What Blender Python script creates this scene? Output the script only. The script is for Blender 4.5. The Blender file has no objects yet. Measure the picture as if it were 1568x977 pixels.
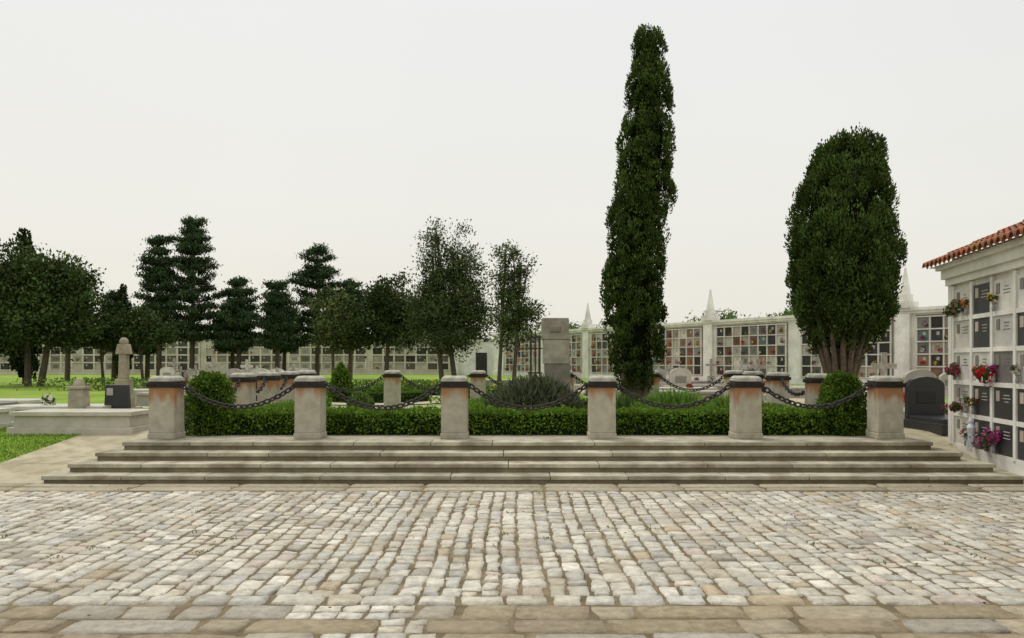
import bpy, math, random
import numpy as np
from mathutils import Vector
random.seed(7); rng=np.random.default_rng(11)
scene=bpy.context.scene
COL=scene.collection

# ------------------------------------------------------------------ materials
def new_mat(name):
    m=bpy.data.materials.new(name); m.use_nodes=True
    nt=m.node_tree; nt.nodes.clear(); return m,nt
def vmat(name,rough=0.85,nscale=6.0,namp=0.35,bscale=40.0,bump=0.25,spec=0.25,stain=None,bdist=0.01):
    """vertex colour x two noises, bump"""
    m,nt=new_mat(name); N=nt.nodes; L=nt.links
    out=N.new('ShaderNodeOutputMaterial'); p=N.new('ShaderNodeBsdfPrincipled')
    p.inputs['Roughness'].default_value=rough
    p.inputs['Specular IOR Level'].default_value=spec
    a=N.new('ShaderNodeAttribute'); a.attribute_name='Col'
    tc=N.new('ShaderNodeTexCoord')
    n1=N.new('ShaderNodeTexNoise'); n1.inputs['Scale'].default_value=nscale; n1.inputs['Detail'].default_value=8
    n1.inputs['Roughness'].default_value=0.65
    L.new(tc.outputs['Object'],n1.inputs['Vector'])
    mr=N.new('ShaderNodeMapRange'); mr.inputs['From Min'].default_value=0.3; mr.inputs['From Max'].default_value=0.7
    mr.inputs['To Min'].default_value=1-namp; mr.inputs['To Max'].default_value=1+namp*0.6
    L.new(n1.outputs['Fac'],mr.inputs['Value'])
    mul=N.new('ShaderNodeVectorMath'); mul.operation='SCALE'
    L.new(a.outputs['Color'],mul.inputs[0]); L.new(mr.outputs['Result'],mul.inputs['Scale'])
    last=mul.outputs[0]
    if stain:
        n3=N.new('ShaderNodeTexNoise'); n3.inputs['Scale'].default_value=stain[1]; n3.inputs['Detail'].default_value=6
        L.new(tc.outputs['Object'],n3.inputs['Vector'])
        r3=N.new('ShaderNodeMapRange'); r3.inputs['From Min'].default_value=0.46; r3.inputs['From Max'].default_value=0.68
        r3.inputs['To Min'].default_value=0; r3.inputs['To Max'].default_value=stain[2]
        L.new(n3.outputs['Fac'],r3.inputs['Value'])
        mx=N.new('ShaderNodeMix'); mx.data_type='RGBA'
        L.new(r3.outputs['Result'],mx.inputs['Factor']); L.new(last,mx.inputs['A'])
        mx.inputs['B'].default_value=(*stain[0],1); last=mx.outputs['Result']
    L.new(last,p.inputs['Base Color'])
    n2=N.new('ShaderNodeTexNoise'); n2.inputs['Scale'].default_value=bscale; n2.inputs['Detail'].default_value=6
    L.new(tc.outputs['Object'],n2.inputs['Vector'])
    b=N.new('ShaderNodeBump'); b.inputs['Strength'].default_value=bump; b.inputs['Distance'].default_value=bdist
    L.new(n2.outputs['Fac'],b.inputs['Height']); L.new(b.outputs['Normal'],p.inputs['Normal'])
    L.new(p.outputs[0],out.inputs[0]); return m
def leafmat(name,trans=0.3):
    m,nt=new_mat(name); N=nt.nodes; L=nt.links
    out=N.new('ShaderNodeOutputMaterial'); p=N.new('ShaderNodeBsdfDiffuse')
    a=N.new('ShaderNodeAttribute'); a.attribute_name='Col'
    L.new(a.outputs['Color'],p.inputs['Color'])
    if trans<=0:
        L.new(p.outputs[0],out.inputs[0]); return m
    t=N.new('ShaderNodeBsdfTranslucent'); L.new(a.outputs['Color'],t.inputs['Color'])
    mx=N.new('ShaderNodeMixShader'); mx.inputs[0].default_value=trans
    L.new(p.outputs[0],mx.inputs[1]); L.new(t.outputs[0],mx.inputs[2]); L.new(mx.outputs[0],out.inputs[0]); return m
def twotone(name,c1,c2,c3,s1,s2,rough=0.95,bump=0.5,bs=30,bdist=0.02):
    m,nt=new_mat(name); N=nt.nodes; L=nt.links
    out=N.new('ShaderNodeOutputMaterial'); p=N.new('ShaderNodeBsdfPrincipled'); p.inputs['Roughness'].default_value=rough
    p.inputs['Specular IOR Level'].default_value=0.15
    g=N.new('ShaderNodeNewGeometry')
    n1=N.new('ShaderNodeTexNoise'); n1.inputs['Scale'].default_value=s1; n1.inputs['Detail'].default_value=8
    n2=N.new('ShaderNodeTexNoise'); n2.inputs['Scale'].default_value=s2; n2.inputs['Detail'].default_value=8
    n3=N.new('ShaderNodeTexNoise'); n3.inputs['Scale'].default_value=bs; n3.inputs['Detail'].default_value=5
    for n in (n1,n2,n3): L.new(g.outputs['Position'],n.inputs['Vector'])
    r1=N.new('ShaderNodeValToRGB'); r1.color_ramp.elements[0].position=0.38; r1.color_ramp.elements[1].position=0.62
    r1.color_ramp.elements[0].color=(*c1,1); r1.color_ramp.elements[1].color=(*c2,1)
    L.new(n1.outputs['Fac'],r1.inputs[0])
    r2=N.new('ShaderNodeMapRange'); r2.inputs['From Min'].default_value=0.45; r2.inputs['From Max'].default_value=0.7
    r2.inputs['To Max'].default_value=0.8
    L.new(n2.outputs['Fac'],r2.inputs['Value'])
    mx=N.new('ShaderNodeMix'); mx.data_type='RGBA'; mx.inputs['B'].default_value=(*c3,1)
    L.new(r2.outputs['Result'],mx.inputs['Factor']); L.new(r1.outputs['Color'],mx.inputs['A'])
    L.new(mx.outputs['Result'],p.inputs['Base Color'])
    b=N.new('ShaderNodeBump'); b.inputs['Strength'].default_value=bump; b.inputs['Distance'].default_value=bdist
    L.new(n3.outputs['Fac'],b.inputs['Height']); L.new(b.outputs['Normal'],p.inputs['Normal'])
    L.new(p.outputs[0],out.inputs[0]); return m

M_stone=vmat('stone',0.9,5,0.4,60,0.4,stain=((0.2,0.17,0.12),3,0.4))
M_cobble=vmat('cobble_stone',0.8,13,0.36,55,0.8,spec=0.25,stain=((0.28,0.235,0.155),1.3,0.55),bdist=0.012)
M_step=vmat('step_stone',0.88,3.5,0.4,60,0.4,stain=((0.17,0.135,0.08),2.1,0.75))
M_plaster=vmat('whitewash',0.9,1.2,0.22,40,0.2,stain=((0.38,0.34,0.28),0.9,0.35))
M_marble=vmat('marble',0.35,3,0.25,30,0.05,spec=0.5)
M_iron=vmat('iron',0.7,12,0.4,80,0.4,stain=((0.06,0.03,0.015),9,0.4))
M_tile=vmat('clay_tile',0.9,8,0.45,60,0.4,stain=((0.16,0.12,0.09),5,0.5))
M_bark=vmat('bark',0.95,9,0.5,30,0.9,bdist=0.03)
M_leaf=leafmat('foliage',0.25)
M_leafd=leafmat('dark_foliage',0.0)
M_core=vmat('foliage_core',1.0,9,0.4,20,0.8,spec=0.0,bdist=0.05)
M_grass=twotone('grass',(0.14,0.24,0.025),(0.22,0.35,0.04),(0.27,0.29,0.07),0.35,1.6,bs=60,bump=0.8)
M_gravel=twotone('gravel',(0.38,0.34,0.26),(0.48,0.44,0.35),(0.30,0.25,0.17),1.5,5,bs=90)
M_path=twotone('path_concrete',(0.36,0.32,0.21),(0.46,0.41,0.29),(0.26,0.22,0.14),1.1,4,bs=60,bump=0.3)
M_sand=twotone('joint_sand',(0.15,0.115,0.07),(0.27,0.215,0.135),(0.12,0.10,0.055),2.5,9,bs=80,bump=0.8)

# ------------------------------------------------------------------ mesh helpers
def make_obj(name,V,F,C,mat,smooth=False,parent=None):
    me=bpy.data.meshes.new(name)
    V=np.asarray(V,dtype=np.float32)
    if isinstance(F,np.ndarray):
        m,k=F.shape
        me.vertices.add(len(V)); me.vertices.foreach_set('co',V.ravel())
        me.loops.add(m*k); me.loops.foreach_set('vertex_index',F.astype(np.int32).ravel())
        me.polygons.add(m); me.polygons.foreach_set('loop_start',np.arange(0,m*k,k,dtype=np.int32))
        cnt=np.full(m,k)
        me.update(calc_edges=True)
    else:
        me.from_pydata(V.tolist(),[],F); cnt=np.array([len(f) for f in F])
    C=np.asarray(C,dtype=np.float32)
    ca=me.color_attributes.new('Col','FLOAT_COLOR','CORNER')
    cc=np.ones((cnt.sum(),4),np.float32); cc[:,:3]=np.repeat(C,cnt,axis=0)
    ca.data.foreach_set('color',cc.ravel())
    if smooth: me.polygons.foreach_set('use_smooth',np.ones(len(cnt),dtype=bool))
    me.materials.append(mat); me.validate(); me.update()
    o=bpy.data.objects.new(name,me); COL.objects.link(o)
    if parent: o.parent=parent
    return o
def empty(name,loc=(0,0,0)):
    e=bpy.data.objects.new(name,None); e.empty_display_size=0.3; e.location=loc; COL.objects.link(e); return e
class MB:
    def __init__(s): s.V=[];s.F=[];s.C=[]; s.fr=None
    def frame(s,o,u,n):
        s.fr=(Vector(o),Vector(u).normalized(),Vector(n).normalized())
    def T(s,p):
        if not s.fr: return tuple(p)
        o,u,n=s.fr; q=o+u*p[0]+n*p[1]; return (q.x,q.y,q.z+p[2])
    def poly(s,pts,c):
        b=len(s.V); s.V+= [s.T(p) for p in pts]; s.F.append(tuple(range(b,b+len(pts)))); s.C.append(c)
    def box(s,x0,x1,y0,y1,z0,z1,c,tx=0,ty=0):
        b=len(s.V)
        P=[(x0,y0,z0),(x1,y0,z0),(x1,y1,z0),(x0,y1,z0),(x0+tx,y0+ty,z1),(x1-tx,y0+ty,z1),(x1-tx,y1-ty,z1),(x0+tx,y1-ty,z1)]
        s.V+=[s.T(p) for p in P]
        for f in ((0,3,2,1),(4,5,6,7),(0,1,5,4),(1,2,6,5),(2,3,7,6),(3,0,4,7)):
            s.F.append(tuple(b+i for i in f)); s.C.append(c)
    def lathe(s,cx,cy,prof,c,n=14):
        b=len(s.V)
        for r,z in prof:
            for k in range(n):
                a=2*math.pi*k/n; s.V.append(s.T((cx+r*math.cos(a),cy+r*math.sin(a),z)))
        for i in range(len(prof)-1):
            for k in range(n):
                s.F.append((b+i*n+k,b+i*n+(k+1)%n,b+(i+1)*n+(k+1)%n,b+(i+1)*n+k)); s.C.append(c)
        s.F.append(tuple(b+(len(prof)-1)*n+k for k in range(n))); s.C.append(c)
    def tube(s,pts,rad,c,n=7):
        b=len(s.V); pts=[Vector(p) for p in pts]
        for i,p in enumerate(pts):
            d=(pts[min(i+1,len(pts)-1)]-pts[max(i-1,0)]).normalized()
            a=d.orthogonal().normalized(); e=d.cross(a)
            for k in range(n):
                t=2*math.pi*k/n; s.V.append(tuple(p+(a*math.cos(t)+e*math.sin(t))*rad[i]))
        for i in range(len(pts)-1):
            for k in range(n):
                s.F.append((b+i*n+k,b+i*n+(k+1)%n,b+(i+1)*n+(k+1)%n,b+(i+1)*n+k)); s.C.append(c)
        s.F.append(tuple(b+k for k in range(n))); s.C.append(c)
        s.F.append(tuple(b+(len(pts)-1)*n+k for k in range(n))); s.C.append(c)
    def bouquet(s,x,y,z,r,c,n=16,sz=None):
        sz=sz or r*0.42
        for i in range(n):
            v=Vector((random.gauss(0,1),random.gauss(0,1),random.gauss(0,0.8))).normalized()*r*random.uniform(0.5,1)
            a=v.orthogonal().normalized(); e=v.normalized().cross(a)
            k=c if (random.random()<0.6) else (0.05,0.10,0.03)
            f=random.uniform(0.6,1.25); k=tuple(min(0.9,q*f) for q in k)
            w=sz*random.uniform(0.7,1.3); p=Vector((x,y,z))+v
            tip=v.normalized()*w*0.4
            s.poly([p-a*w,p-e*w+tip,p+a*w,p+e*w+tip],k)
    def obj(s,name,mat,parent=None,smooth=False,bevel=0):
        o=make_obj(name,s.V,s.F,s.C,mat,smooth,parent)
        if bevel:
            m=o.modifiers.new('bevel','BEVEL'); m.width=bevel; m.segments=2; m.limit_method='ANGLE'
        return o
def unit(a): return a/np.maximum(np.linalg.norm(a,axis=1,keepdims=True),1e-6)
def leaves(name,P,D,size,asp,C,mat,parent=None):
    n=len(P); D=unit(D); R=unit(rng.normal(size=(n,3))); S=unit(np.cross(D,R))
    size=np.broadcast_to(np.asarray(size),(n,))[:,None]*rng.uniform(0.65,1.35,(n,1))
    w=size*asp*0.5
    V=np.empty((n,4,3)); V[:,0]=P-D*size*0.5; V[:,1]=P+S*w; V[:,2]=P+D*size*0.5; V[:,3]=P-S*w
    F=np.arange(n*4).reshape(n,4)
    return make_obj(name,V.reshape(-1,3),F,C,mat,False,parent)

def ground_z(y): return 0.0 if y<11.5 else (0.4 if y>15.5 else 0.1*(y-11.5))
def sheet(name,x0,x1,y0,y1,off,mat,parent=None):
    ys=[y0]+[y for y in (11.5,15.5) if y0<y<y1]+[y1]
    V=[];F=[]
    for y in ys: V+=[(x0,y,ground_z(y)+off),(x1,y,ground_z(y)+off)]
    for i in range(len(ys)-1): F.append((2*i,2*i+1,2*i+3,2*i+2))
    return make_obj(name,V,F,[(1,1,1)]*len(F),mat,False,parent)

# ------------------------------------------------------------------ ground
sheet('ground',-1500,1500,-60,3000,0.0,M_grass)
sheet('street',-30,30,-6,11.46,0.004,M_sand)
sheet('footpath',-30,-6.6,11.46,12.75,0.008,M_path)
sheet('footpath',-8.2,-5.9,12.75,24,0.010,M_path)
sheet('footpath',6.2,14,11.46,60,0.008,M_path)
sheet('gravel_ground',-40,6.2,23.2,24.2,0.014,M_gravel)
sheet('gravel_ground',-16,-8.3,33,46,0.014,M_gravel)
sheet('gravel_ground',3,30,30,46,0.018,M_gravel)
b=MB()
for i in range(48):
    a0=2*math.pi*i/48;a1=2*math.pi*(i+1)/48
    p=lambda r,a:(-4.6+r*math.cos(a),28.5+r*1.25*math.sin(a),.428)
    b.poly([p(2.1,a0),p(3.0,a0),p(3.0,a1),p(2.1,a1)],(1,1,1))
b.obj('curved_gravel_path',M_gravel)

# ------------------------------------------------------------------ cobbles
def stones(name,Q,H,C,mat,edge=0.88,pinch=0.07):
    g=np.array([-1,-edge,-0.35,0.35,edge,1.0]); u,v=np.meshgrid(g,g,indexing='ij')
    k=1-pinch*(u**2*v**2); uu=u*k; vv=v*k
    a=(uu+1)/2; b=(vv+1)/2
    N=len(Q)
    P=np.empty((N,6,6,3))
    for c in range(2):
        q=Q[:,:,c][:,:,None,None]
        P[...,c]=q[:,0]*(1-a)*(1-b)+q[:,1]*a*(1-b)+q[:,2]*a*b+q[:,3]*(1-a)*b
    P[...,:2]+=rng.normal(0,0.005,(N,6,6,2))
    mx=np.maximum(abs(u),abs(v))
    prof=np.where(mx>0.99,0.0,np.where(mx>0.7,0.92,1.0))
    cut=np.where(mx>0.99,-0.012,0)
    P[...,2]=0.004+prof*H[:,None,None]+cut+rng.normal(0,0.0015,(N,6,6))*(mx<0.99)+ (uu*rng.normal(0,0.0025,(N,1,1))+vv*rng.normal(0,0.0025,(N,1,1)))
    idx=np.arange(36).reshape(6,6)
    f=np.stack([idx[:-1,:-1],idx[1:,:-1],idx[1:,1:],idx[:-1,1:]],-1).reshape(-1,4)
    F=(f[None]+(np.arange(N)*36)[:,None,None]).reshape(-1,4)
    return make_obj(name,P.reshape(-1,3),F,np.repeat(C,25,axis=0),mat,True)
pal=np.array([(0.57,0.54,0.46),(0.52,0.50,0.44),(0.46,0.45,0.41),(0.51,0.46,0.37),(0.62,0.59,0.52),(0.38,0.36,0.32),(0.45,0.37,0.26),(0.51,0.44,0.39)])
pw=np.array([.26,.24,.18,.10,.12,.05,.02,.03])
def pick(n,p=pal,w=pw):
    c=p[rng.choice(len(p),n,p=w/w.sum())]; return c*rng.uniform(0.88,1.10,(n,1))*np.array([1,.99,.95])
Q=[];H=[]
x=-13.0
def wob(x,y): return x+0.012*math.sin(y*1.3+x*0.35)+0.006*math.sin(y*3.1+x*1.3)
while x<13:
    w=random.uniform(0.13,0.205); y=5.95-random.uniform(0,0.05)
    while y<10.7:
        l=random.uniform(0.12,0.32); y1=min(y+l,10.72)
        if y1-y>0.08:
            g=random.uniform(0.004,0.013); j=lambda: random.uniform(-0.016,0.016)
            Q.append([(wob(x,y)+g+j(),y+g+j()),(wob(x+w,y)-g+j(),y+g+j()),(wob(x+w,y1)-g+j(),y1-g+j()),(wob(x,y1)+g+j(),y1-g+j())])
            h=random.uniform(0.010,0.022)
            h*=0.75+.35*math.sin(x*.9+1)*math.sin(y*1.1+x*.3)
            if x>3: h*=max(0.4,1-(x-3)*0.14)
            H.append(h)
        y=y1
    x+=w
stones('cobblestone_paving',np.array(Q),np.array(H),pick(len(Q)),M_cobble)
Q=[];H=[]; x=-13
while x<13:
    w=random.uniform(0.22,0.42); j=lambda: random.uniform(-0.016,0.016)
    Q.append([(x+.01+j(),5.72+j()),(x+w-.01+j(),5.72+j()),(x+w-.01+j(),5.92+j()),(x+.01+j(),5.92+j())]); H.append(random.uniform(.015,.024)); x+=w
stones('edging_stones',np.array(Q),np.array(H),pick(len(Q)),M_cobble)
Q=[];H=[];CC=[]
y=5.70
while y>2.6:
    d=random.uniform(0.25,0.42); x=-11+random.uniform(0,.4)
    while x<11:
        small=(-1.5<x+0.25*(y-5)<-0.5)
        w=random.uniform(0.14,0.2) if small else random.uniform(0.3,0.9)
        j=lambda: random.uniform(-0.09,0.09) if not small else random.uniform(-.02,.02)
        ds=[(y-d,y)] if not small else [(y-d,y-d/2),(y-d/2,y)]
        for a,b in ds:
            Q.append([(x+.008+j()*.4,a+.008+j()*.4),(x+w-.008+j()*.4,a+.008+j()*.4),(x+w-.008+j()*.4,b-.008),(x+.008+j()*.4,b-.008)])
            H.append(random.uniform(.006,.012)); CC.append(pick(1)[0] if small else np.array(random.choice([(0.31,0.255,0.16),(0.35,0.30,0.21),(0.36,0.33,0.27),(0.29,0.235,0.155),(.33,.30,.24)]))*random.uniform(.85,1.1))
        x+=w
    y-=d
stones('flagstone_paving',np.array(Q),np.array(H),np.array(CC),M_cobble,0.95,.05)
Q=[];x=-14
while x<14:
    w=random.uniform(0.8,1.7)
    for a,b in ((10.76,11.06),(11.07,11.40)):
        Q.append([(x+.006,a),(x+w-.006,a),(x+w-.006,b),(x+.006,b)])
    x+=w
stones('granite_border',np.array(Q),np.full(len(Q),0.014),pick(len(Q),np.array([(0.36,0.32,0.23),(0.40,0.36,0.27),(0.33,0.29,0.21)]),np.ones(3)),M_cobble,0.97)
n=900; cx=rng.uniform(-9,9,70); cy=rng.uniform(6.3,10.9,70)
k=rng.integers(0,70,n); P=np.stack([cx[k]+rng.normal(0,.03,n),cy[k]+rng.normal(0,.05,n),np.full(n,.02)],1)
D=rng.normal(0,.5,(n,3)); D[:,2]=1
leaves('weeds',P,D,0.028,0.4,np.array([.14,.19,.04])*rng.uniform(.6,1.3,(n,1)),M_leaf)
n=400; P=np.stack([rng.uniform(-9,9,n),rng.uniform(5,11.4,n),np.full(n,.034)],1); D=rng.normal(0,1,(n,3)); D[:,2]*=.15
leaves('fallen_leaves',P,D,.026,.5,np.array([.16,.10,.045])*rng.uniform(.5,1.6,(n,1)),M_leaf)

# ------------------------------------------------------------------ steps / platform
plat=empty('stone_steps')
T=[(-6.75,7.45,11.40,0.125),(-6.58,7.16,11.77,0.25),(-6.36,6.88,12.13,0.375),(-6.13,6.62,12.50,0.50)]
YB=23.0
riser=MB(); slab=MB()
for i,(x0,x1,y0,z) in enumerate(T):
    zb=z-0.14 if i else -0.1
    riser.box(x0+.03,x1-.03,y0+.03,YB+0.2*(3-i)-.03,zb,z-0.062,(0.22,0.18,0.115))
    x=x0
    while x<x1:
        w=random.uniform(0.9,1.9)
        if x1-(x+w)<0.5: w=x1-x
        f=random.uniform(.78,1.12)
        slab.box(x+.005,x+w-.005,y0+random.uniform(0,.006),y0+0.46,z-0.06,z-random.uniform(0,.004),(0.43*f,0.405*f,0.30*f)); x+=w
    for xa,xb in ((x0,x0+.42),(x1-.42,x1)):
        y=y0+.463
        while y<YB:
            l=random.uniform(.9,1.6); f=random.uniform(.85,1.1)
            slab.box(xa,xb,y,min(y+l-.006,YB+.2*(3-i)),z-.06,z-.001,(0.42*f,0.39*f,0.29*f)); y+=l
    slab.box(x0,x1,YB+.2*(3-i)-.42,YB+.2*(3-i),z-.0605,z-.0035,(0.40,.37,.28))
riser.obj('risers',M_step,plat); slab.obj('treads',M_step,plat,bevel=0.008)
b=MB(); b.box(-5.75,6.25,12.95,22.7,0.3,0.492,(1,1,1)); b.obj('gravel_bed',M_gravel,plat)
sheetz=MB(); sheetz.box(-5.2,5.7,14.4,21.8,.45,.497,(1,1,1)); sheetz.obj('lawn_bed',M_grass,plat)

# ------------------------------------------------------------------ bollards
def bollard_mat():
    m,nt=new_mat('bollard_granite'); N=nt.nodes; L=nt.links
    out=N.new('ShaderNodeOutputMaterial'); p=N.new('ShaderNodeBsdfPrincipled'); p.inputs['Roughness'].default_value=.9
    a=N.new('ShaderNodeAttribute'); a.attribute_name='Col'
    tc=N.new('ShaderNodeTexCoord'); g=N.new('ShaderNodeNewGeometry')
    sx=N.new('ShaderNodeSeparateXYZ'); L.new(tc.outputs['Object'],sx.inputs[0])
    mp=N.new('ShaderNodeMapping'); mp.inputs['Scale'].default_value=(7,7,1.0)
    L.new(g.outputs['Position'],mp.inputs['Vector'])
    n=N.new('ShaderNodeTexNoise'); n.inputs['Scale'].default_value=1.0; n.inputs['Detail'].default_value=6; L.new(mp.outputs[0],n.inputs['Vector'])
    h=N.new('ShaderNodeMapRange'); h.inputs['From Min'].default_value=.40; h.inputs['From Max'].default_value=.84
    h.inputs['To Min'].default_value=-.30; h.inputs['To Max'].default_value=.42; L.new(sx.outputs['Z'],h.inputs['Value'])
    ad=N.new('ShaderNodeMath'); ad.operation='ADD'; L.new(n.outputs['Fac'],ad.inputs[0]); L.new(h.outputs[0],ad.inputs[1])
    oi=N.new('ShaderNodeObjectInfo'); r=N.new('ShaderNodeMath'); r.operation='MULTIPLY_ADD'
    r.inputs[1].default_value=.25; L.new(oi.outputs['Random'],r.inputs[0]); L.new(ad.outputs[0],r.inputs[2])
    mr=N.new('ShaderNodeMapRange'); mr.inputs['From Min'].default_value=.74; mr.inputs['From Max'].default_value=.98; mr.inputs['To Max'].default_value=.9
    L.new(r.outputs[0],mr.inputs['Value'])
    n2=N.new('ShaderNodeTexNoise'); n2.inputs['Scale'].default_value=7; n2.inputs['Detail'].default_value=9; L.new(g.outputs['Position'],n2.inputs['Vector'])
    m2=N.new('ShaderNodeMapRange'); m2.inputs['From Min'].default_value=.3; m2.inputs['From Max'].default_value=.7; m2.inputs['To Min'].default_value=.78; m2.inputs['To Max'].default_value=1.1
    L.new(n2.outputs['Fac'],m2.inputs['Value'])
    vs=N.new('ShaderNodeVectorMath'); vs.operation='SCALE'; L.new(a.outputs['Color'],vs.inputs[0]); L.new(m2.outputs[0],vs.inputs['Scale'])
    mx=N.new('ShaderNodeMix'); mx.data_type='RGBA'; mx.inputs['B'].default_value=(.33,.15,.055,1)
    L.new(mr.outputs[0],mx.inputs['Factor']); L.new(vs.outputs[0],mx.inputs['A']); L.new(mx.outputs['Result'],p.inputs['Base Color'])
    n3=N.new('ShaderNodeTexNoise'); n3.inputs['Scale'].default_value=70; n3.inputs['Detail'].default_value=4; L.new(g.outputs['Position'],n3.inputs['Vector'])
    bp=N.new('ShaderNodeBump'); bp.inputs['Strength'].default_value=.3; bp.inputs['Distance'].default_value=.004
    L.new(n3.outputs['Fac'],bp.inputs['Height']); L.new(bp.outputs[0],p.inputs['Normal'])
    L.new(p.outputs[0],out.inputs[0]); return m
M_boll=bollard_mat()
def bollard(x,y):
    e=empty('stone_bollard',(x,y,0.492))
    b=MB(); f=random.uniform(.92,1.08); c=(0.42*f,0.385*f,0.295*f)
    b.box(-.225,.225,-.225,.225,0,.10,c); b.box(-.213,.213,-.213,.213,.098,.852,c,.004,.004)
    b.obj('shaft',M_boll,e,bevel=.015)
    b=MB(); b.box(-.238,.238,-.238,.238,.85,.922,(.022,.020,.019)); b.box(-.205,.205,-.205,.205,.921,.94,(.03,.028,.025))
    for sx in (-1,1):
        b.box(sx*.25-.02,sx*.25+.02,-.02,.02,.86,.905,(.03,.028,.025))
    b.obj('iron_band',M_iron,e,bevel=.006)
    b=MB(); c=(.44,.42,.35)
    b.box(-.220,.220,-.220,.220,.938,.985,c); b.box(-.219,.219,-.219,.219,.985,1.035,c,.05,.05)
    b.obj('capstone',M_stone,e,bevel=.02)
    return e
fx=[-5.74,-3.35,-.95,1.49,3.88,6.2]
front=[(x,13.24) for x in fx]; back=[(x,22.3) for x in fx]
left=[(-5.74,y) for y in (15.1,17.0,18.8,20.5)]; right=[(6.2,y) for y in (16.1,18.6,20.5)]
for p in front+left+right+back: bollard(*p)
def chain(p,q,sag,name='iron_chain'):
    p=Vector(p);q=Vector(q); pts=[]
    for i in range(201):
        t=i/200; v=p.lerp(q,t); v.z-=sag*(4*t*(1-t)); pts.append(v)
    L=[0]
    for i in range(200): L.append(L[-1]+(pts[i+1]-pts[i]).length)
    pitch=.095; nl=int(L[-1]/pitch); V=[];F=[];C=[]
    nm,ns=10,5
    for j in range(nl):
        s=(j+.5)*L[-1]/nl; i=min(199,int(np.searchsorted(L,s))-1); i=max(i,0)
        c=pts[i]; d=(pts[i+1]-pts[i]).normalized()
        side=d.cross(Vector((0,0,1))).normalized(); up=side.cross(d)
        ang=(math.pi/4 if j%2 else -math.pi/4)+random.uniform(-.2,.2); a=side*math.cos(ang)+up*math.sin(ang); nrm=d.cross(a)
        b=len(V)
        for m in range(nm):
            th=2*math.pi*m/nm; ce=c+d*math.cos(th)*.062+a*math.sin(th)*.040; ro=(d*math.cos(th)+a*math.sin(th)).normalized()
            for k in range(ns):
                ph=2*math.pi*k/ns; V.append(tuple(ce+(ro*math.cos(ph)+nrm*math.sin(ph))*.016))
        for m in range(nm):
            for k in range(ns):
                F.append((b+m*ns+k,b+((m+1)%nm)*ns+k,b+((m+1)%nm)*ns+(k+1)%ns,b+m*ns+(k+1)%ns)); C.append((.045,.042,.038))
    make_obj(name,V,F,C,M_iron,True)
zc=0.492+.88
for i in range(5):
    chain((fx[i]+.25,13.24,zc),(fx[i+1]-.25,13.24,zc),random.choice([.38,.41,.36]))
    chain((fx[i]+.25,22.3,zc),(fx[i+1]-.25,22.3,zc),.4)
ly=[13.24,15.1,17.0,18.8,20.5,22.3]; ry=[13.24,16.1,18.6,20.5,22.3]
for i in range(5): chain((-5.74,ly[i]+.24,zc),(-5.74,ly[i+1]-.24,zc),.28)
for i in range(4): chain((6.2,ry[i]+.24,zc),(6.2,ry[i+1]-.24,zc),.32)

# ------------------------------------------------------------------ hedges
G1=np.array([.12,.215,.03])
def hedge_from_pts(name,P,Nn,size,base,mat=M_leaf,core=None,zr=None):
    n=len(P); e=empty(name)
    P=P+Nn*(rng.normal(0,.026,(n,1)))+rng.normal(0,.010,(n,3))
    ph=np.sin(P[:,0]*7.3+P[:,2]*5)*np.sin(P[:,1]*8.1+P[:,0]*2.7+1)+.6*np.sin(P[:,0]*19+P[:,2]*23)+.8*np.sin(P[:,0]*2.1+1)*np.sin(P[:,0]*.9)
    P=P+Nn*(ph*.022)[:,None]
    D=Nn*.6+rng.normal(0,.7,(n,3)); D[:,2]+=.3
    c=base*(1+.15*ph[:,None])*rng.uniform(.55,1.45,(n,1))
    c[:,0]*=rng.uniform(.8,1.3,n)
    leaves('leaves',P,D,size,.6,c,mat,e)
    if core: core.obj('inner_twigs',M_core,e)
    return e
def hedge_box(name,x0,x1,y0,y1,z0,z1,dens=1100,size=.055,base=G1):
    A=[]; lx,ly,lz=x1-x0,y1-y0,z1-z0
    for (ar,fn,nm) in ((lx*ly,lambda u,v:(x0+u*lx,y0+v*ly,z1+0*u),(0,0,1)),
                       (lx*lz,lambda u,v:(x0+u*lx,y0+0*u,z0+v*lz),(0,-1,0)),(lx*lz,lambda u,v:(x0+u*lx,y1+0*u,z0+v*lz),(0,1,0)),
                       (ly*lz,lambda u,v:(x0+0*u,y0+u*ly,z0+v*lz),(-1,0,0)),(ly*lz,lambda u,v:(x1+0*u,y0+u*ly,z0+v*lz),(1,0,0))):
        n=int(ar*dens)+5; u=rng.random(n); v=rng.random(n)
        if nm[2]==0: v=v**.72
        A.append((np.stack(fn(u,v),1),np.tile(nm,(n,1)).astype(float)))
    P=np.concatenate([a[0] for a in A]);Nn=np.concatenate([a[1] for a in A])
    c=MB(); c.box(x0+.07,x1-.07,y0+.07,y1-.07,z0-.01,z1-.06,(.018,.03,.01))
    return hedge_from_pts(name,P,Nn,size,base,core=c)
zp=.492
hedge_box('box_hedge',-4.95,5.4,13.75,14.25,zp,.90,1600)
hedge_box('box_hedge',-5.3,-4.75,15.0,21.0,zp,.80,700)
hedge_box('box_hedge',5.25,5.8,15.0,21.0,zp,.80,700)
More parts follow.
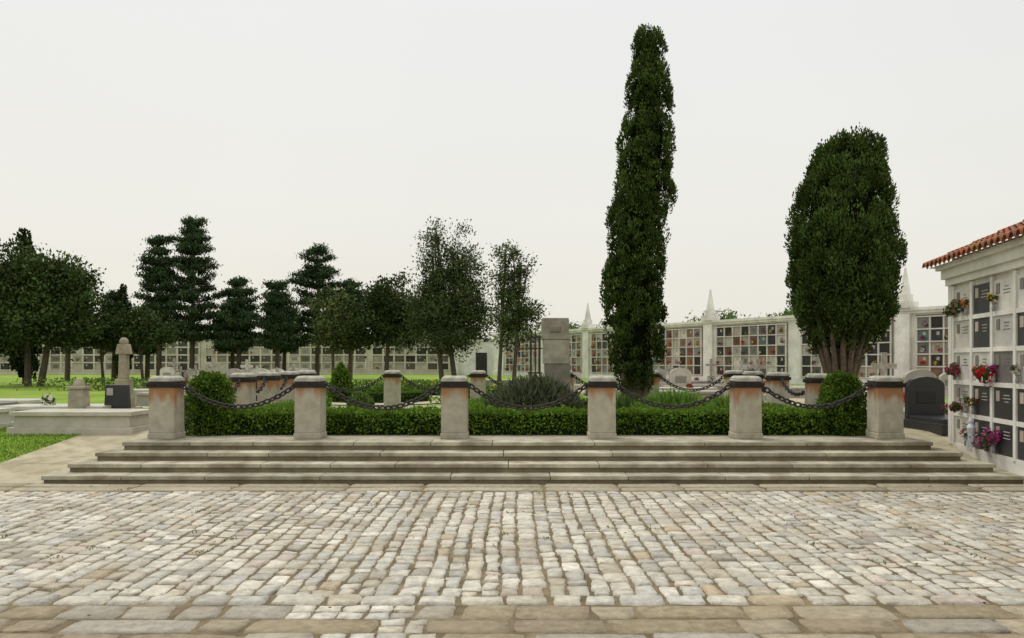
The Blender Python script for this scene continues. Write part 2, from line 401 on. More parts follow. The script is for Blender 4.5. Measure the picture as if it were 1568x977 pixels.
def topiary(name,cx,cy,z0,prof,dens=1500,size=.055,base=G1,sq=.0):
    zs=np.array([p[0] for p in prof]); rs=np.array([p[1] for p in prof])
    H=zs[-1]-zs[0]; n=int(dens*2*math.pi*rs.mean()*H*1.3)
    z=rng.uniform(zs[0],zs[-1],n); r=np.interp(z,zs,rs); a=rng.uniform(0,2*math.pi,n)
    k=1+sq*(np.abs(np.sin(2*a)))**2
    P=np.stack([cx+r*k*np.cos(a),cy+r*k*np.sin(a),z0+z],1)
    sl=-np.gradient(rs,zs); s=np.interp(z,zs,sl)
    Nn=unit(np.stack([np.cos(a),np.sin(a),np.clip(s,0,2)],1))
    m=int(n*.25); rr=rs[-1]*np.sqrt(rng.random(m)); aa=rng.uniform(0,6.28,m)
    P=np.concatenate([P,np.stack([cx+rr*np.cos(aa),cy+rr*np.sin(aa),np.full(m,z0+zs[-1])],1)]); Nn=np.concatenate([Nn,np.tile([0,0,1.],(m,1))])
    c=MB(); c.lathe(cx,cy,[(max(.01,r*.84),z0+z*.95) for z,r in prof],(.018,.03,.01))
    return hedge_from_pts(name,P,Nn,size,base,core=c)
tp=[(0,.33),(.3,.36),(.65,.33),(.9,.27),(1.02,.16)]
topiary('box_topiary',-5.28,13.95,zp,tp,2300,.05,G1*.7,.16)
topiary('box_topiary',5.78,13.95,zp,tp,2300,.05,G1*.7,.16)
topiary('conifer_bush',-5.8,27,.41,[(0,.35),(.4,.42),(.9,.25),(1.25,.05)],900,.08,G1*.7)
def hedge_arc(name,cx,cy,r,w,h,a0,a1,z0=zp,dens=800,base=G1):
    n=int(dens*r*abs(a1-a0)*(w+2*h)); a=rng.uniform(a0,a1,n); q=rng.uniform(0,w+2*h,n)
    rad=np.where(q<h,r-w/2,np.where(q<h+w,r-w/2+(q-h),r+w/2)); z=np.where(q<h,q,np.where(q<h+w,h,q-h-w))
    P=np.stack([cx+rad*np.cos(a),cy+rad*np.sin(a),z0+z],1)
    nr=np.where(q<h,-1.,np.where(q<h+w,0.,1.)); Nn=np.stack([nr*np.cos(a),nr*np.sin(a),(nr==0)*1.],1)
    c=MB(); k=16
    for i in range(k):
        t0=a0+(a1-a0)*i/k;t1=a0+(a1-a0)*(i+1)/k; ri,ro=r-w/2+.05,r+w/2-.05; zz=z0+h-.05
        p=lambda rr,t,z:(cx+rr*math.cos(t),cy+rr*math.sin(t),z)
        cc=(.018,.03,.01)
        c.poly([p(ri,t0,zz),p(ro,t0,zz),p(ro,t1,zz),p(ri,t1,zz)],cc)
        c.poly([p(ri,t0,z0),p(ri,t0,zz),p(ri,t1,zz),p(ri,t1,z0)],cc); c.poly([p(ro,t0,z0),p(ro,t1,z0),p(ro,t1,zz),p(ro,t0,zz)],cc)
    return hedge_from_pts(name,P,Nn,.055,base,core=c)
hedge_arc('box_hedge',.97,18.0,1.9,.4,.34,0,6.28)
hedge_arc('box_hedge',3.9,17.2,1.1,.5,.30,0,6.28,base=G1*1.15)
hedge_arc('box_hedge',-4.6,28.0,1.5,.5,.35,0,6.28,z0=.41,dens=350,base=G1*.8)
hedge_arc('box_hedge',-4.6,28.5,4.1,.5,.35,.3,2.9,z0=.41,dens=300,base=G1*.9)
hedge_box('box_hedge',1.8,5.0,14.9,15.4,zp,.80,900,base=G1*1.1)
hedge_box('box_hedge',-4.3,-3.0,16.0,16.5,zp,.78,800,base=G1*1.1)

def spiky(name,cx,cy,rx,ry,z0,h,n,ln,asp,base,up=1.0,mat=M_leaf):
    a=rng.uniform(0,6.28,n); q=np.sqrt(rng.random(n)); x=cx+rx*q*np.cos(a); y=cy+ry*q*np.sin(a)
    hh=h*(1-.55*q**2)*rng.uniform(.25,1,n)
    P=np.stack([x,y,z0+hh],1); D=np.stack([np.cos(a)*q*.8,np.sin(a)*q*.8,np.full(n,up)],1)+rng.normal(0,.3,(n,3))
    c=base*rng.uniform(.5,1.5,(n,1))
    return leaves(name,P,D,ln,asp,c,mat)
spiky('rosemary_bush',.45,16.1,.98,.6,zp,1.0,7000,.20,.16,np.array([.115,.13,.075]))
spiky('iris_plants',3.2,15.8,.8,.4,zp,.62,2600,.38,.1,np.array([.16,.28,.05]))
spiky('iris_plants',4.4,15.9,.5,.4,zp,.52,1300,.34,.1,np.array([.15,.25,.05]))
spiky('iris_plants',2.3,16.6,.5,.4,zp,.55,1300,.34,.1,np.array([.10,.16,.04]))
spiky('rose_bush',-3.9,20.5,.35,.35,zp,.5,900,.12,.5,np.array([.12,.18,.05]))
spiky('rose_bush',-.5,20.8,.5,.35,zp,.45,900,.12,.5,np.array([.10,.16,.05]))

# ------------------------------------------------------------------ monument
e=empty('stone_monument')
b=MB(); c=(.38,.34,.26)
b.box(.35,1.75,17.3,18.7,zp,.68,c); b.box(.55,1.55,17.5,18.5,.678,.95,c,.02,.02)
b.box(.74,1.30,17.72,18.3,.948,1.72,(.22,.195,.16)); b.box(.70,1.28,17.70,18.3,1.723,2.26,(.39,.36,.28)); b.box(.66,1.27,17.68,18.3,2.263,2.74,(.33,.30,.24),.01,.01)
b.box(.85,1.08,17.665,17.69,2.42,2.56,(.25,.22,.18))
b.obj('stele',M_stone,e,bevel=.012)
b=MB(); ic=(.05,.045,.04)
b.box(.40,.44,17.78,17.82,.94,2.35,ic); b.box(.60,.64,17.78,17.82,.94,2.35,ic); b.box(.34,.70,17.785,17.815,2.3,2.33,ic); b.box(.36,.68,17.786,17.814,2.05,2.075,ic); b.box(.36,.68,17.786,17.814,1.5,1.53,ic)
b.box(.505,.535,17.783,17.817,1.2,2.45,ic); b.obj('iron_cross_rack',M_iron,e)

# ------------------------------------------------------------------ trees
def crown_from_clumps(P,Nn,per,size,cr,base,asp=.55,up=.2,flat=.8,rv=(.5,1.45)):
    n=len(P); k=np.repeat(np.arange(n),per); m=len(k)
    off=rng.normal(0,1,(m,3))*cr; off[:,2]*=flat
    Q=P[k]+off
    D=Nn[k]*.7+rng.normal(0,.6,(m,3)); D[:,2]+=up
    cb=rng.uniform(rv[0],rv[1],n)
    top=np.clip(off[:,2]/(cr*1.5),-1,1)*.22+1  # clump shading put into the leaf colour: tops lighter, undersides darker
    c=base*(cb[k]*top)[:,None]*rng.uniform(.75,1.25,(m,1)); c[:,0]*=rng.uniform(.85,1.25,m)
    return Q,D,c
def cypress(name,prof,cy,nblob,per,size,base,trunks,asp=.45,rb=.16,lump=.10,corek=.82,extra=()):
    """lobed cypress: rounded upright tufts on a leaning column, dark gaps between them"""
    e=empty(name)
    zs=np.array([p[0] for p in prof]);cs=np.array([p[1] for p in prof]);rs=np.array([p[2] for p in prof])
    zz=np.linspace(zs[0],zs[-1],400); w=np.interp(zz,zs,rs)+.08; w/=w.sum()
    z=rng.choice(zz,nblob,p=w)+rng.uniform(-.02,.02,nblob); a=rng.uniform(0,2*math.pi,nblob)
    r=np.interp(z,zs,rs); cx=np.interp(z,zs,cs)
    lum=1+lump*(np.sin(2*a+z*1.3)*.6+np.sin(4*a-z*2.1+1)*.5+np.sin(z*3.3+a)*.4)+rng.normal(0,.05,nblob)
    q=np.maximum(.02,r*lum-rb*.5)
    rad=rb*rng.uniform(.5,1.4,nblob)
    P=np.stack([cx+q*np.cos(a),cy+q*np.sin(a),z],1); Nn=np.stack([np.cos(a),np.sin(a),np.full(nblob,.35)],1)
    for (ex,ez,er) in extra:
        P=np.vstack([P,[ex,cy,ez]]); Nn=np.vstack([Nn,[math.copysign(1,ex-cs.mean()),-.2,.3]]); rad=np.append(rad,er)
    nblob=len(P)
    k=np.repeat(np.arange(nblob),per); m=len(k)
    h=unit(Nn[k]*.75+unit(rng.normal(0,1,(m,3))))
    rr=rad[k]*rng.uniform(.72,1.12,m)
    Q=P[k]+h*rr[:,None]*np.array([1,1,1.4])
    D=h*.55+rng.normal(0,.32,(m,3)); D[:,2]+=.7
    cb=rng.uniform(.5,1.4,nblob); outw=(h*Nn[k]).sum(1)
    c=base*(cb[k]*(.60+.42*np.clip(outw,0,1)+.25*h[:,2]))[:,None]*rng.uniform(.75,1.25,(m,1)); c[:,0]*=rng.uniform(.85,1.3,m)  # tuft shading painted into vertex colour: outward and upward leaves lighter, inner ones darker
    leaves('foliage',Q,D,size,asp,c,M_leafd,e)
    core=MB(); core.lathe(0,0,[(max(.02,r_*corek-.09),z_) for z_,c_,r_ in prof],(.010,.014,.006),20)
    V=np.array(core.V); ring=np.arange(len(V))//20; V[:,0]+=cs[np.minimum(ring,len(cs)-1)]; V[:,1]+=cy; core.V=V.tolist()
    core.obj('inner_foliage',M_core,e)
    b=MB()
    for pts,rad in trunks: b.tube(pts,rad,(.15,.115,.08),9)
    b.obj('trunk',M_bark,e)
    return e
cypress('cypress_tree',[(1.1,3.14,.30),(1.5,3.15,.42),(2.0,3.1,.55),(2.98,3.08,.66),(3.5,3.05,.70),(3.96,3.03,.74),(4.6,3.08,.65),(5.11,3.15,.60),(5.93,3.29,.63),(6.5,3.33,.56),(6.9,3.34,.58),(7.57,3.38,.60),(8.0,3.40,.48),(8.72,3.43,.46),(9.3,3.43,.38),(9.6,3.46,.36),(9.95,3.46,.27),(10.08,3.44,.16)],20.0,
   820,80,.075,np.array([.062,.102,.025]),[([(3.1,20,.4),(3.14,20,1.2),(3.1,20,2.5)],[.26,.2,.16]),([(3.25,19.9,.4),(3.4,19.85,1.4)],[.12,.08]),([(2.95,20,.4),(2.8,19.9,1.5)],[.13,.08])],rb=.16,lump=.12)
st=[]
for i in range(15):
    a=i*2*math.pi/15+.2; st.append(([(7.85+.14*math.cos(a),19+.14*math.sin(a),.38),(7.86+.22*math.cos(a)+random.uniform(-.05,.05),19+.22*math.sin(a),1.2),(7.86+.5*math.cos(a),19+.5*math.sin(a),2.1),(7.88+.85*math.cos(a),19+.85*math.sin(a),3.1)],[.10,.075,.06,.045]))
st.append(([(7.85,19,.3),(7.87,19,1.0),(7.9,19,2.6)],[.30,.22,.18]))
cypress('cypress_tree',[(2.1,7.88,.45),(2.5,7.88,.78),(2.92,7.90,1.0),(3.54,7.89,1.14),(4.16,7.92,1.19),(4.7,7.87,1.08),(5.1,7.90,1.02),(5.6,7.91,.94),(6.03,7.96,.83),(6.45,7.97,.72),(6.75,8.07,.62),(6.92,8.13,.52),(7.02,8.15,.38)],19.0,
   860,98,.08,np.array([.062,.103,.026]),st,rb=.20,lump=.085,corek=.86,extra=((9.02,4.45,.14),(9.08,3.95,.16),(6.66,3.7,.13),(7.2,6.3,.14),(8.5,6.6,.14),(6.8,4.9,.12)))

def broadleaf(name,cy,lobes,trunk_x,dens,per,size,cr,base,z0=.4,tr=.16,ntr=1,asp=.55,shell=.5):
    e=empty(name); P=[];Nn=[]
    for (cx,cz,rx,rz) in lobes:
        n=int(dens*rx*rx*rz)+6
        d=unit(rng.normal(size=(n,3))); q=(rng.random(n)**shell)[:,None]
        bump=1+.16*np.sin(d[:,0:1]*5+cx*3)*np.sin(d[:,2:3]*6+cz)
        P.append(np.array([cx,cy,cz])+d*q*bump*np.array([rx,rx*.95,rz])); Nn.append(d)
    P=np.concatenate(P);Nn=np.concatenate(Nn)
    Q,D,c=crown_from_clumps(P,Nn,per,size,cr,base)
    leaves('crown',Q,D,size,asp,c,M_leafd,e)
    b=MB()
    for t in range(ntr):
        tx=trunk_x+(t-(ntr-1)/2)*.7; top=lobes[min(t,len(lobes)-1)]
        m=(tx*.5+top[0]*.5,cy,z0+(top[1]-z0)*.5)
        b.tube([(tx,cy,z0-.1),m,(top[0],cy,top[1]+top[3]*.4)],[tr,tr*.7,tr*.25],(.10,.08,.06))
        for (cx,cz,rx,rz) in lobes:
            for s in range(3):
                ex=(cx+random.uniform(-.7,.7)*rx,cy+random.uniform(-.6,.6)*rx,cz+random.uniform(-.2,.7)*rz)
                b.tube([m,((m[0]+ex[0])/2,cy,(m[2]+ex[2])/2+.1),ex],[tr*.45,tr*.25,tr*.08],(.10,.08,.06),5)
    b.obj('trunk',M_bark,e); return e
def conifer(name,cx,cy,top,zb,hw,size=.2,base=np.array([.048,.078,.036]),z0=.4):
    """stone pine / cedar habit: separate layered pads of needles on upswept boughs"""
    e=empty(name); P=[];Nn=[];R_=[]
    H=top-zb; lv=int(H/.8)+2
    b=MB(); b.tube([(cx,cy,z0-.1),(cx+.1,cy,zb+H*.5),(cx,cy,top)],[.2,.13,.03],(.11,.08,.06))
    for L in range(lv):
        t=(L+.2+random.uniform(-.15,.15))/lv; z=zb+H*t
        R=hw*min(1,(1-t)**.65*1.1+.12)*random.uniform(.75,1.2)*(0.8 if t<.12 else 1)
        nb=random.randint(5,7) if t<.8 else 3
        a0=random.uniform(0,6.28)
        for k in range(nb):
            a=a0+k*2*math.pi/nb+random.uniform(-.3,.3); R2=R*random.uniform(.6,1.1)
            tip=(cx+R2*math.cos(a),cy+R2*math.sin(a),z+.25*R2+random.uniform(-.1,.2))
            b.tube([(cx,cy,z-.1),((cx+tip[0])/2,(cy+tip[1])/2,(z+tip[2])/2-.05),tip],[.06,.04,.015],(.1,.08,.06),4)
            for q,rr in ((.45,.30),(.75,.40),(1.0,.36)):
                if rr*1.2>R2*1.6: continue
                for s in range(3):
                    P.append((cx+(tip[0]-cx)*q+random.gauss(0,rr*.45),cy+(tip[1]-cy)*q+random.gauss(0,rr*.45),z+(tip[2]-z)*q+random.gauss(.05,.07))); Nn.append((math.cos(a)*.4,math.sin(a)*.4,.8))
    for dz in (.05,.3,.6,.9): P.append((cx+random.gauss(0,.08),cy,top-dz));Nn.append((0,0,1.))
    P=np.array(P);Nn=np.array(Nn)
    Q,D,c=crown_from_clumps(P,Nn,44,size,.20,base,.4,.35,.6)
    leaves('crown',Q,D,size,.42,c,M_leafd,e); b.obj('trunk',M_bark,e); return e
GD=np.array([.060,.090,.032])
broadleaf('broadleaf_tree',45,[(-27.4,6.0,1.9,2.2),(-25.5,6.6,1.7,1.5),(-26,4.2,2.4,1.6),(-24.4,5.2,1.1,1.5),(-28.8,4.5,2.0,2.6),(-30.5,5.2,2.4,2.8)],-27,14,56,.22,.34,GD,tr=.2,ntr=2)
def slim(name,cx,cy,top,r,zb=.8):
    H=top-zb
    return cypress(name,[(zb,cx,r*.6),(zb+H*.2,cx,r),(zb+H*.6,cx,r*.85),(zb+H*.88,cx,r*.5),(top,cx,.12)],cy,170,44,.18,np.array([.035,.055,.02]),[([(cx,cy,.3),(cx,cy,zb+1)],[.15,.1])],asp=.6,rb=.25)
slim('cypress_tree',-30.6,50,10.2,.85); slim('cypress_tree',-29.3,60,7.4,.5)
broadleaf('broadleaf_tree',48,[(-24.9,3.7,1.4,1.1),(-23.4,3.5,1.1,.9)],-24.6,24,50,.2,.26,GD*.8,tr=.1)
broadleaf('broadleaf_tree',48,[(-22.6,4.0,1.5,1.1),(-21.5,3.5,1.2,1.0)],-22.2,24,50,.2,.26,GD*.9,tr=.1)
for (x,y,t,hw,zb) in ((-26.6,60,11.2,1.6,3.2),(-24.1,60,12.7,2.3,3.2),(-20.6,60,8.0,1.6,2.7),(-17.7,60,7.7,1.6,2.7),(-31,62,7.2,1.5,2.6),(-15.9,65,11.2,2.5,3.2),(-13.2,65,8.4,1.9,2.8),(-28.4,62,6.2,1.8,2.4),(-22.5,64,6.4,1.8,2.6),(-18.9,66,6.2,1.8,2.6),(-33.5,60,8.4,1.9,2.8)):
    conifer('pine_tree',x,y,t,zb,hw)
broadleaf('broadleaf_tree',50,[(-11.3,4.4,1.3,1.8),(-11,3.4,1.2,1.0)],-11.2,18,55,.2,.3,np.array([.085,.115,.04]),tr=.12)
broadleaf('broadleaf_tree',50,[(-7.7,5.5,1.7,1.8),(-8.5,4.2,1.7,1.5),(-6.6,4.1,1.5,1.5)],-7.9,19,60,.2,.3,GD*.9,tr=.16)
GL=np.array([.075,.105,.042])
broadleaf('broadleaf_tree',42,[(-4.2,6.2,.9,2.6),(-4.0,8.2,.45,1.2),(-2.75,6.3,1.2,2.6),(-3.4,4.6,1.85,2.2),(-3.3,3.3,1.7,1.2),(-2.0,4.5,1.2,1.8),(-4.6,4.2,1.0,1.4)],-3.3,34,46,.15,.24,GL,tr=.15,ntr=2,asp=.45,shell=.55)
broadleaf('broadleaf_tree',38,[(-.3,6.4,.8,1.6),(.45,6.2,.55,.9),(.05,4.9,1.1,1.5),(0,3.5,1.25,1.3),(.8,4.0,.7,1.1)],-.3,38,40,.14,.18,np.array([.065,.095,.032]),tr=.11,ntr=2,asp=.45,shell=.6)

P=[]
for (x0,x1,y,zt) in ((-60,-30,93.5,6.3),(-30,-8,94,5.4),(-8,2,95,5.3)):
    n=int((x1-x0)*22); xx=rng.uniform(x0,x1,n); P.append(np.stack([xx,np.full(n,float(y))+rng.normal(0,.5,n),.5+rng.random(n)**.7*(zt-.5)*(.8+.2*np.sin(xx*.9)+.12*np.sin(xx*2.7))],1))
P=np.concatenate(P); Q,D,c=crown_from_clumps(P,np.tile([0,-.4,.6],(len(P),1)),16,.4,.45,GD)
leaves('distant_foliage',Q,D,.42,.6,c,M_leafd)

# ------------------------------------------------------------------ columbarium walls
SL=[((.55,.52,.46),.2),((.03,.03,.035),.2),((.28,.27,.25),.14),((.42,.36,.28),.12),((.18,.09,.06),.12),((.12,.12,.12),.08),((.30,.18,.12),.08),((.10,.14,.13),.06)]
FL=[(.55,.04,.05),(.6,.14,.26),(.65,.6,.52),(.6,.38,.06),(.35,.06,.2),(.6,.22,.06)]
def pslab(): return random.choices([s[0] for s in SL],[s[1] for s in SL])[0]
def niche_wall(name,o,u,n,L,H,bays,rows,cw,wallc,framec,pins=(),base=.45,top=.5,pfl=.45,openp=.1,th=.035,pick_slab=pslab):
    e=empty(name); w=MB(); w.frame(o,u,n); s=MB(); s.frame(o,u,n); f=MB(); f.frame(o,u,n)
    w.box(0,L,-2.2,0,-.3,H-.02,wallc)
    w.box(-.05,L+.05,-2.3,.16,H-.30,H-.16,wallc); w.box(-.1,L+.1,-2.35,.26,H-.158,H,wallc)
    w.box(-.02,L+.02,-.1,.10,-.3,base-.06,wallc)
    for (a,b_) in bays:
        z0,z1=base,H-top
        w.box(a-.10,b_+.10,-.05,.03,z0-.05,z1+.10,tuple(q*.3 for q in framec))
        nc=max(1,round((b_-a)/cw)); cwid=(b_-a)/nc; rh=(z1-z0)/rows
        for i in range(nc+1):
            x=a+i*cwid; w.box(x-th*1.2,x+th*1.2,.0,.13,z0-.03,z1+.04,framec)
        for r in range(rows+1):
            z=z0+r*rh; w.box(a-.06,b_+.06,.0,.15,z-th,z+th,framec)
        for i in range(nc):
            for r in range(rows):
                x0=a+i*cwid+th*1.5; x1=a+(i+1)*cwid-th*1.5; za=z0+r*rh+th*1.4; zb=z0+(r+1)*rh-th*1.4
                c=pick_slab(); k=random.uniform(.75,1.15)
                if random.random()<openp: c=(.02,.018,.016)
                s.box(x0,x1,.02,.06,za,zb,tuple(q*k for q in c))
                if c[0]>.1 and random.random()<.6: s.box(x0+.18,x1-.18,.05,.068,za+.12,zb-.15,tuple(q*.5 for q in c))
                elif random.random()<.6: s.box(x0+.2,x0+.36,.05,.068,zb-.28,zb-.1,(.4,.38,.35))
                if random.random()<pfl:
                    v=random.choice(FL); xx=random.choice([x0+.12,x1-.12,(x0+x1)/2])
                    f.bouquet(xx,.17,za+.17,random.uniform(.1,.15),v,11,.065)
    for p in pins:
        w.box(p-.42,p+.42,-.3,.22,-.3,H-.31,wallc); w.box(p-.5,p+.5,-.5,.36,H-.001,H+.35,wallc)
        w.box(p-.28,p+.28,-.33,.2,H+.349,H+.75,wallc); w.box(p-.2,p+.2,-.27,.13,H+.749,H+2.2,wallc,.17,.17)
    w.obj('wall',M_plaster,e); s.obj('niche_slabs',M_marble,e)
    if f.V: f.obj('flowers',M_leaf,e)
    return e
d=Vector((-17.4,30,0)).normalized(); nr=Vector((-d.y,d.x,0))
if nr.y>0: nr=-nr
p0=Vector((22.4,41,.42))-d*14.9*1.2
off=14.9*1.2; pins=[off+2.36+14.7*i for i in (-1,0,1,2,3)]
bays=[]
for q in pins[:-1]: bays+= [(q+.75,q+6.75),(q+7.95,q+13.95)]
niche_wall('columbarium_wall',p0,d,nr,pins[-1]+2,4.25,bays,5,.80,(.76,.74,.68),(.62,.59,.52),pins,pfl=.6)
bays=[(1.2+i*9.4,9.9+i*9.4) for i in range(6)]
niche_wall('columbarium_wall',(-64,90,.42),(1,0,0),(0,-1,0),57.5,4.4,bays,4,1.25,(.60,.55,.44),(.60,.55,.44),pfl=.3,openp=.3,top=.5,th=.075,
   pick_slab=lambda: random.choice([(.42,.38,.30),(.05,.045,.04),(.22,.19,.15),(.3,.26,.2),(.1,.08,.06),(.5,.47,.4)]))
e=empty('white_boundary_wall'); b=MB(); c=(.72,.70,.65)
b.box(-6.4,2.2,86,86.4,.3,4.0,c); b.box(-6.5,2.3,85.9,86.5,4.0,4.2,(.5,.47,.42)); b.box(-6.4,-5.8,85.8,86.0,.3,4.6,c); b.obj('wall',M_plaster,e)
b=MB(); b.box(-3.9,-2.7,85.93,85.98,.4,2.8,(.03,.03,.03)); b.obj('door',M_iron,e)
P=[]
for (cx,cy,w,h) in ((22,60,2.6,5.6),(17,66,2,5.9),(19.3,64,1.2,5.3),(11.5,76,3,5.9),(6,86,3,5.9),(33,52,4,5.4),(25,55,2,5.2),(38,46,4,5.6)):
    n=int(w*34); P.append(np.stack([cx+rng.normal(0,w*.5,n),cy+rng.normal(0,.8,n),2.5+(h-2.7)*rng.random(n)**.6],1))
P=np.concatenate(P); Q,D,c=crown_from_clumps(P,np.tile([0,-.3,.7],(len(P),1)),34,.24,.30,np.array([.11,.17,.05]))
leaves('shrubs',Q,D,.24,.5,c,M_leaf)

# ------------------------------------------------------------------ niche building on the right (near)
e=empty('niche_building')
u=Vector((-.18,-1,0)).normalized()
n=Vector((-1,.18,0)).normalized()
o=Vector((7.90,14.3,.0))
W=(.72,.70,.63)
w=MB(); w.frame(o,u,n); s=MB(); s.frame(o,u,n); f=MB(); f.frame(o,u,n); t=MB(); t.frame(o,u,n)
L=7.2; Z0=.30; H=3.62
w.box(0,L,-3.2,0,-.2,H-.02,W); w.box(-.03,L+.03,-.1,.05,-.2,Z0,W)
w.box(0,.16,-.02,.065,Z0,3.12,W)
w.box(-.04,L+.04,-3.2,.10,3.12,3.24,W); w.box(-.08,L+.08,-3.2,.16,3.239,3.40,W); w.box(-.12,L+.12,-3.2,.24,3.399,3.47,W)
cw=.82; rows=5; rh=(3.06-Z0)/rows; x=.2; ci=0
scheme=[[(.60,.58,.5),(.40,.37,.32),(.62,.6,.54),(.58,.54,.47),(.66,.63,.56)],
        [(.022,.022,.024),(.03,.03,.03),(.64,.62,.56),(.03,.03,.032),(.03,.03,.032)],
        [(.03,.03,.035),(.025,.025,.025),(.16,.15,.14),(.5,.48,.44),(.66,.64,.58)],
        [(.03,.03,.035),(.03,.03,.03),(.5,.48,.44),(.03,.03,.03),(.66,.64,.6)]]
while x+cw<L-.1:
    for r in range(rows):
        za=Z0+r*rh; zb=za+rh
        c=scheme[ci][r] if ci<4 else pslab()
        s.box(x+.04,x+cw-.04,.004,.030,za+.035,zb-.035,c)
        dark=c[0]<.1
        ic=(.42,.40,.36) if dark else (.13,.12,.1)
        s.box(x+.14,x+.26,.029,.04,zb-.25,zb-.09,(.42,.36,.30) if dark else (.2,.18,.15))
        for q in range(3):
            wv=random.uniform(.06,.14); s.box(x+.50-wv,x+.50+wv,.028,.034,zb-.16-q*.05,zb-.147-q*.05,ic)
        if random.random()<.8:
            vx=random.choice([x+.15,x+cw-.15,x+cw/2])
            s.lathe(vx,.075,[(.025,za+.04),(.035,za+.08),(.022,za+.14),(.04,za+.17)],(.25,.25,.26),8)
            v=random.choice(FL); v=tuple(q*.85 for q in v); f.bouquet(vx,.09,za+.25,.09,v,44,.026)
        w.box(x-.03,x+cw+.03,.0,.052,za-.035,za+.035,W)
    w.box(x-.045,x+.045,.0,.058,Z0,3.10,W)
    x+=cw; ci+=1
w.box(x-.045,x+.045,.0,.058,Z0,3.10,W)
for (vx,zz,v,r) in ((1.85,1.55,(.5,.02,.03),.19),(1.6,1.6,(.42,.18,.08),.12),(.62,2.72,(.28,.2,.12),.14),(.3,2.65,(.35,.28,.16),.12),(1.75,.50,(.45,.18,.28),.17),(1.2,.52,(.6,.58,.5),.10),(.55,.98,(.42,.12,.12),.10),(.45,1.62,(.42,.06,.12),.14),(2.1,.62,(.4,.05,.2),.14)):
    f.bouquet(vx,.13,zz,r,v,110,.03)
s.lathe(1.25,.13,[(.07,.36),(.075,.43),(.055,.58),(.07,.68),(.035,.74),(.045,.79),(.03,.84)],(.6,.62,.66),10)
RC=(.36,.13,.06)
ang=math.radians(24); run=3.6
t.poly([(-.3,.33,3.50),(L+.3,.33,3.50),(L+.3,.33-run,3.50+run*math.tan(ang)),(-.3,.33-run,3.50+run*math.tan(ang))],(.25,.1,.05))
t.poly([(-.3,.30,3.47),(L+.3,.30,3.47),(L+.3,-3,3.47),(-.3,-3,3.47)],W)
x=-.3
while x<L+.3:
    rr=.088; k=8
    for seg in range(9):
        y0=.38-seg*.42; y1=y0-.46; za=3.50+(.33-y0)*math.tan(ang)+.012; zb=3.50+(.33-y1)*math.tan(ang)
        cc=tuple(q*random.uniform(.7,1.25) for q in RC)
        P0=[(x+rr*1.08*math.cos(a),y0,za+rr*1.08*math.sin(a)) for a in np.linspace(0,math.pi,k)]
        P1=[(x+rr*.95*math.cos(a),y1,zb+rr*.95*math.sin(a)) for a in np.linspace(0,math.pi,k)]
        for i in range(k-1): t.poly([P0[i],P0[i+1],P1[i+1],P1[i]],cc)
        if seg==0:
            P2=[(x+rr*.8*math.cos(a),y0,za+rr*.8*math.sin(a)) for a in np.linspace(0,math.pi,k)]
            for i in range(k-1): t.poly([P0[i],P0[i+1],P2[i+1],P2[i]],tuple(q*.8 for q in cc))
            P3=[(x+.11+.08*math.cos(a),y0-.03,za+.03-.07*math.sin(a)) for a in np.linspace(0,math.pi,6)]
            t.poly(P3,tuple(q*.55 for q in RC))
    x+=.215
w.obj('walls',M_plaster,e); s.obj('niche_slabs',M_marble,e); f.obj('flowers',M_leaf,e); t.obj('tile_roof',M_tile,e)

# ------------------------------------------------------------------ graves
def tomb(x,y,kind,c=(.5,.47,.42),sc=1.0,fl=None,name=None):
    z=ground_z(y)+.005; b=MB(); f=MB(); nm=name or {'slab':'marble_tomb','head':'headstone','cross':'stone_cross'}[kind]
    e=empty(nm,(x,y,z))
    if kind=='slab':
        b.box(-1.2*sc,1.2*sc,-.55,.55,-.05,.10,c); b.box(-1.12*sc,1.12*sc,-.48,.48,.098,.32,tuple(q*.93 for q in c),.02,.02); b.box(-1.17*sc,1.17*sc,-.53,.53,.318,.40,c)
    elif kind=='head':
        b.box(-.5*sc,.5*sc,-.9,.9,-.05,.18,tuple(q*.95 for q in c)); b.box(-.42*sc,.42*sc,-.8,.5,.178,.26,c)
        b.box(-.38*sc,.38*sc,.62,.78,.17,.85*sc,c)
        k=9; pts=[(.38*sc*math.cos(a),.62,.85*sc+.2*sc*math.sin(a)) for a in np.linspace(0,math.pi,k)]
        pb=[(p[0],.78,p[2]) for p in pts]
        b.poly(pts,c); b.poly(pb,c)
        for i in range(k-1): b.poly([pts[i],pts[i+1],pb[i+1],pb[i]],c)
        b.box(-.2*sc,.2*sc,.605,.618,.5*sc,.75*sc,tuple(q*.5 for q in c))
    elif kind=='cross':
        b.box(-.45*sc,.45*sc,-.9,.9,-.05,.2,c); b.box(-.2*sc,.2*sc,.45,.8,.19,.6*sc,c,.03,.03)
        b.box(-.06*sc,.06*sc,.58,.68,.6*sc,1.45*sc,c); b.box(-.28*sc,.28*sc,.582,.678,1.08*sc,1.2*sc,c)
    b.obj('stone',M_marble if kind in('slab','head') else M_stone,e,bevel=.01)
    if fl:
        for q in fl: f.bouquet(q[0],q[1],q[2],q[3],q[4],70,.04)
        f.obj('flowers',M_leaf,e)
    return e
wh=(.58,.55,.46); bk=(.025,.025,.028); gr=(.36,.33,.28)
tomb(-8.45,15.75,'slab',(.50,.47,.37))
tomb(-11.6,16.2,'slab',wh); tomb(-10.0,17.7,'slab',wh,fl=[(-.3,0,.5,.17,(.72,.7,.55))])
tomb(-12.8,18.6,'slab',(.2,.19,.17),.8)
c=(.42,.37,.28)
